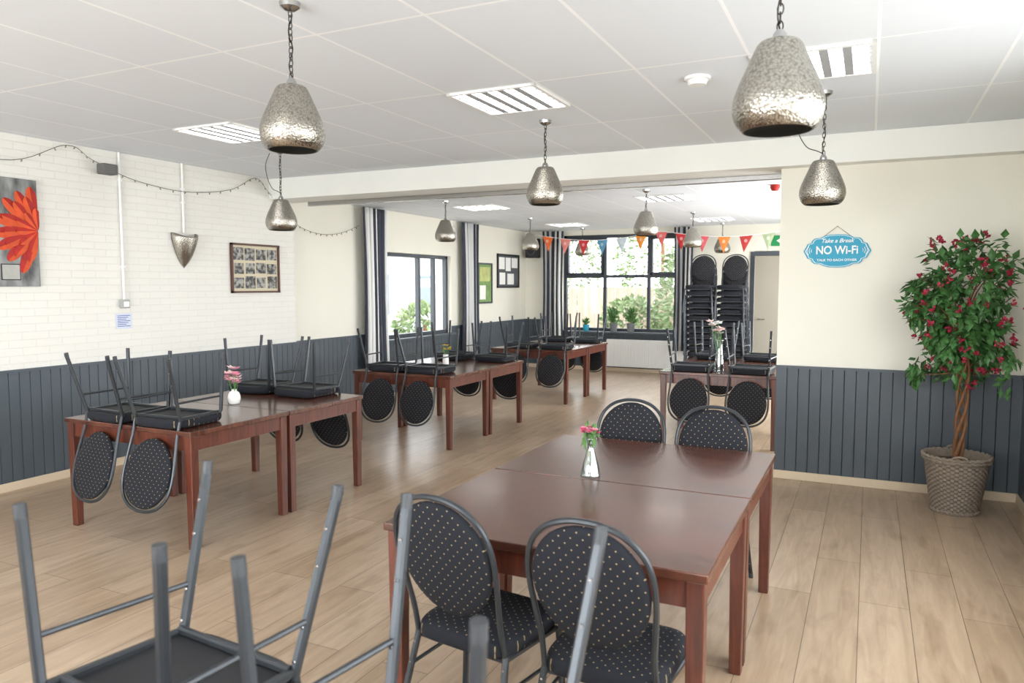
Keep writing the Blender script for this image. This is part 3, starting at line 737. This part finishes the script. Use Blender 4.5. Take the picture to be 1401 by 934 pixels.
for s in range(4):
    ph=s*1.57; P=[]
    for k in range(16):
        t=k/15; P.append((.024*math.cos(ph+t*9)*(1+.8*t)+.02*math.sin(t*3),.024*math.sin(ph+t*9)*(1+.8*t),.3+1.05*t))
    sweep(bm,smoothpts(P,3),.014,8,taper=[1-.5*i/45 for i in range(46)])
tips=[]
for i in range(34):
    a=random.uniform(0,2*pi); z0=random.uniform(.95,1.4); L=random.uniform(.20,.37); e=Vector((math.cos(a)*L,math.sin(a)*L*.9,z0+random.uniform(-.05,.55)))
    e.z=min(e.z,1.95); tips.append(e)
    P=[Vector((0,0,z0)),Vector((e.x*.4,e.y*.4,z0+(e.z-z0)*.65)),e]; PP=smoothpts(P,5)
    sweep(bm,PP,.007,5,taper=[1-.7*k/(len(PP)-1) for k in range(len(PP))])
finish(bm,'trunk',M['bark'],parent=root)
bm=bmesh.new(); bf=bmesh.new(); cen=Vector((0,0,1.49))
def crown(v):
    w=.325*(1-.22*max(0,v.z)); k=1+.34*noise.noise(v*2.3+Vector((3,1,7)))
    return Vector((v.x*w*1.05*k,v.y*w*.95*k,v.z*.50*k))+cen
cl=[crown(rnd().normalized()*random.uniform(.45,1.0)) for i in range(120)]+[t+rnd()*.05 for t in tips]
for c in cl:
    c=Vector((max(-.38,min(.38,c.x)),max(-.35,min(.35,c.y)),c.z)); out=(c-cen); out.z*=.6
    for k in range(11):
        d=(out.normalized()*.5+rnd()*.9+Vector((0,0,-.4))); p=c+rnd()*.06
        leafv(bm,p,d,Vector((0,0,1))+rnd()*.5,random.uniform(.07,.105),random.uniform(.040,.056))
for i in range(12):
    a=random.uniform(0,2*pi); p=Vector((math.cos(a)*.30,math.sin(a)*.27,random.uniform(1.02,1.14)))
    for k in range(10):
        q2=p+Vector((random.uniform(-.04,.04),random.uniform(-.04,.04),-.017*k)); leafv(bm,q2,rnd()+Vector((0,0,-.8)),rnd(),.08,.042)
lv=finish(bm,'foliage',M['leaf'],parent=root,smooth=False); lv['kind']='stuff'
for i in range(88):
    v=rnd().normalized(); v.z=v.z*.95+.15
    v.normalize()
    if random.random()<.5: v.y=-abs(v.y)
    c=crown(v*1.04)
    for k in range(8):
        leafv(bf,c+rnd()*.018,(c-cen).normalized()*.5+rnd(),rnd(),.028,.024)
fl=finish(bf,'blossoms',M['crimson'],parent=root,smooth=False); fl['kind']='stuff'
top(root,'artificial tree with crimson blossoms in grey wicker basket','potted plant')

# ---------------------------------------------------------------- vases
def blossom(bm,c,r,n,mi,updir=Vector((0,0,1))):
    for k in range(n):
        a=2*pi*k/n; d=Vector((math.cos(a),math.sin(a),random.uniform(.2,.9))); leafv(bm,c,d,Vector((0,0,1)),r,r*.7,mi)
def vase(name,loc,prof,vm,stems,flowers,fm,lab,leaves=8,water=False):
    root=empty(name,loc)
    bm=bmesh.new(); P=smoothpts([(r,0,z) for r,z in prof],4); lathe(bm,[(max(p.x,0),p.z) for p in P],28,closed=False)
    o=finish(bm,'vase',vm,parent=root); md=o.modifiers.new('s','SOLIDIFY'); md.thickness=.002
    bm=bmesh.new()
    for (p0,p1) in stems: sweep(bm,smoothpts([p0,tuple((a+b)/2+random.uniform(-.006,.006) for a,b in zip(p0,p1)),p1],4),.002,5)
    for i in range(leaves):
        s=random.choice(stems); t=random.uniform(.8,1.0); p=Vector(s[0]).lerp(Vector(s[1]),t); leafv(bm,p,rnd()+Vector((0,0,.2)),Vector((0,0,1)),.05,.018)
    finish(bm,'stems',M['leaf2'],parent=root)
    bm=bmesh.new()
    for (c,r,n,mi) in flowers:
        blossom(bm,Vector(c),r,n,mi); blossom(bm,Vector(c)+Vector((0,0,.004)),r*.6,n,mi)
    finish(bm,'flowers',fm,parent=root,smooth=False)
    top(root,lab,'flower vase'); return root
fls=[((random.uniform(-.036,.036),random.uniform(-.036,.036),.212+random.uniform(-.012,.015)),.02,9,i%2) for i in range(20)]
vase('flower_vase',(-1.17,3.31,.751),[(0,.002),(.042,.002),(.044,.01),(.036,.05),(.022,.10),(.014,.135),(.017,.16),(.024,.178)],M['vglass'],[((0,0,.02),f[0]) for f in fls[:8]],fls,[M['pink'],M['magenta']],'conical glass vase with small pink flowers on table',40)
fls=[]
for i in range(22):
    v=rnd(); fls.append(((v.x*.06-.01,v.y*.06,.215+v.z*.09),.042,5,i%3//2))
vase('flower_vase',(-4.33,4.16,.751),[(0,.002),(.03,.002),(.04,.02),(.045,.05),(.035,.085),(.018,.1),(.02,.112)],simple('white_ceramic',srgb(236,236,232),.25),[((0,0,.04),f[0]) for f in fls[::2]],fls,[M['pink'],M['palepink']],'white ceramic vase with pink orchid blossoms on table',10)
fls=[((random.uniform(-.04,.04),random.uniform(-.04,.04),.17+random.uniform(0,.05)),.03,7,0) for i in range(7)]
vase('flower_vase',(-4.3,7.25,.751),[(0,.002),(.03,.002),(.035,.05),(.03,.1),(.032,.12)],M['white'],[((0,0,.04),f[0]) for f in fls],fls,[M['yellow']],'small white vase with yellow and green flowers',16)
fls=[((random.uniform(-.11,.13),random.uniform(-.06,.06),.38+random.uniform(0,.14)),.055,6,i%2) for i in range(11)]
vase('flower_vase',(-1.40,7.95,.751),[(0,.002),(.042,.002),(.046,.02),(.042,.1),(.032,.2),(.03,.28),(.04,.33)],M['vglass'],[((0,0,.03),f[0]) for f in fls],fls,[M['palepink'],M['whitep']],'tall clear glass vase with pale lilies on table',12)
for i,x in enumerate((-4.42,-4.08)):
    root=empty('potted_plant',(x,YB-.04,.761))
    bm=bmesh.new(); lathe(bm,[(0,0),(.06,0),(.08,.15),(.085,.17),(.074,.17),(.068,.14),(0,.14)],24,closed=False); finish(bm,'pot',simple('grey_pot',srgb(120,124,126),.6),parent=root)
    bm=bmesh.new()
    for k in range(90): leafv(bm,Vector((0,0,.14))+Vector((random.uniform(-.06,.06),random.uniform(-.04,.04),random.uniform(0,.24))),rnd()+Vector((0,0,.9)),rnd(),.14,.035)
    finish(bm,'foliage',M['leaf2'],parent=root,smooth=False); top(root,'small green plant in a grey pot on the windowsill','potted plant','windowsill plants')
root=empty('potted_plant',(-4.98,YB-.04,.761))
bm=bmesh.new(); lathe(bm,[(0,0),(.05,0),(.065,.12),(.058,.12),(0,.1)],24,closed=False); finish(bm,'pot',M['blue'],parent=root)
bm=bmesh.new()
for k in range(50): leafv(bm,Vector((random.uniform(-.04,.04),random.uniform(-.03,.03),random.uniform(.1,.2))),rnd()+Vector((0,0,.9)),rnd(),.09,.03)
finish(bm,'foliage',M['leaf2'],parent=root,smooth=False); top(root,'leafy plant in a small blue pot on the windowsill','potted plant','windowsill plants')

# ---------------------------------------------------------------- outside
bm=bmesh.new(); box(bm,-40,30,-30,50,-.3,-.12); g=finish(bm,'ground',simple('paving',srgb(176,174,166),.9,nscale=2,namt=.1),smooth=False); g['kind']='structure'
bm=bmesh.new()
for i in range(34):
    x=-9+.25*i; box(bm,x,x+.235,18,18.03,-.12,1.6)
top(finish(bm,'garden_fence',simple('fence_wood',srgb(160,144,128),.8,nscale=4,namt=.15),smooth=False),'weathered wooden garden fence outside the window','fence')
def bush(x,y,h,r,lab,n=900):
    root=empty('garden_bush',(x,y,-.12)); bm=bmesh.new()
    for i in range(n):
        v=rnd().normalized()*random.uniform(.7,1); p=Vector((v.x*r,v.y*r,h*.55+v.z*h*.45)); leafv(bm,p,v+rnd(),rnd(),.16,.10)
    finish(bm,'foliage',M['leaf3'],parent=root,smooth=False)
    bm=bmesh.new(); sweep(bm,[(0,0,0),(.03,0,h*.3),(0,.02,h*.7)],.05,8); finish(bm,'trunk',M['bark'],parent=root); top(root,lab,'bush')
bush(-5.0,16.9,1.5,.7,'low green bush by the fence',700); bush(-3.55,16.3,2.7,.65,'tall green bush outside',1000); bush(-5.2,20.5,4.2,1.3,'tall tree behind the fence',1100); bush(-8.4,20.5,4.4,1.4,'tall tree behind the fence',1100)
bush(-9.6,15.2,1.35,.7,'low green bush by the fence',700)
root=empty('neighbouring_building',(-16.5,19,-.12))
bm=bmesh.new(); box(bm,-3.5,3.5,-7,7,0,2.8); box(bm,-3.8,3.8,-7.3,7.3,2.8,3.05)
finish(bm,'walls',simple('pale_render',srgb(168,172,174),.8,nscale=1,namt=.05),parent=root,smooth=False)
for y in (-4.5,-1.2,2.1,5.2):
    bm=bmesh.new(); box(bm,3.5,3.53,y-.8,y+.8,.9,2.1); finish(bm,'window_pane',simple('dull_blue_glass',srgb(88,104,118),.2),parent=root,smooth=False)
top(root,'pale flat-roofed building outside','building')

# ---------------------------------------------------------------- world, camera
w=bpy.data.worlds.new('World'); S.world=w; w.use_nodes=True; nt=w.node_tree; bg=nt.nodes['Background']
bg.inputs[0].default_value=(.95,.98,1,1); bg.inputs[1].default_value=7.0
def area(name,loc,rot,sx,sy,power,col=(1,1,1)):
    l=bpy.data.lights.new(name,'AREA'); l.shape='RECTANGLE'; l.size=sx; l.size_y=sy; l.energy=power; l.color=col
    o=bpy.data.objects.new(name,l); o.location=loc; o.rotation_euler=rot; COL.objects.link(o); top(o,'added fill light standing in for daylight at an unseen window','light'); return o  # area lamps added as fill, standing in for daylight at unseen windows
area('window_fill',(XR+.02,1.2,1.5),(0,math.radians(104),0),1.6,7,70,(.95,.975,1))
area('window_fill',(-3.4,YF+.02,1.5),(math.radians(122),0,math.radians(14)),4.4,2,325,(.95,.975,1))
area('window_fill',(XR2+.02,10.2,1.5),(0,math.radians(100),0),1.7,5,200,(.97,.985,1))  # added fill for the back room, set at the made-up side window

cam=bpy.data.cameras.new('Camera'); co=bpy.data.objects.new('Camera',cam); COL.objects.link(co); S.camera=co
cam.sensor_width=36; cam.lens=26.24; cam.clip_start=.05
co.location=(0,0,1.65); co.rotation_euler=(math.radians(90-4.31),0,math.radians(25.57))
cam.dof.use_dof=True; cam.dof.focus_distance=5.5; cam.dof.aperture_fstop=4.0
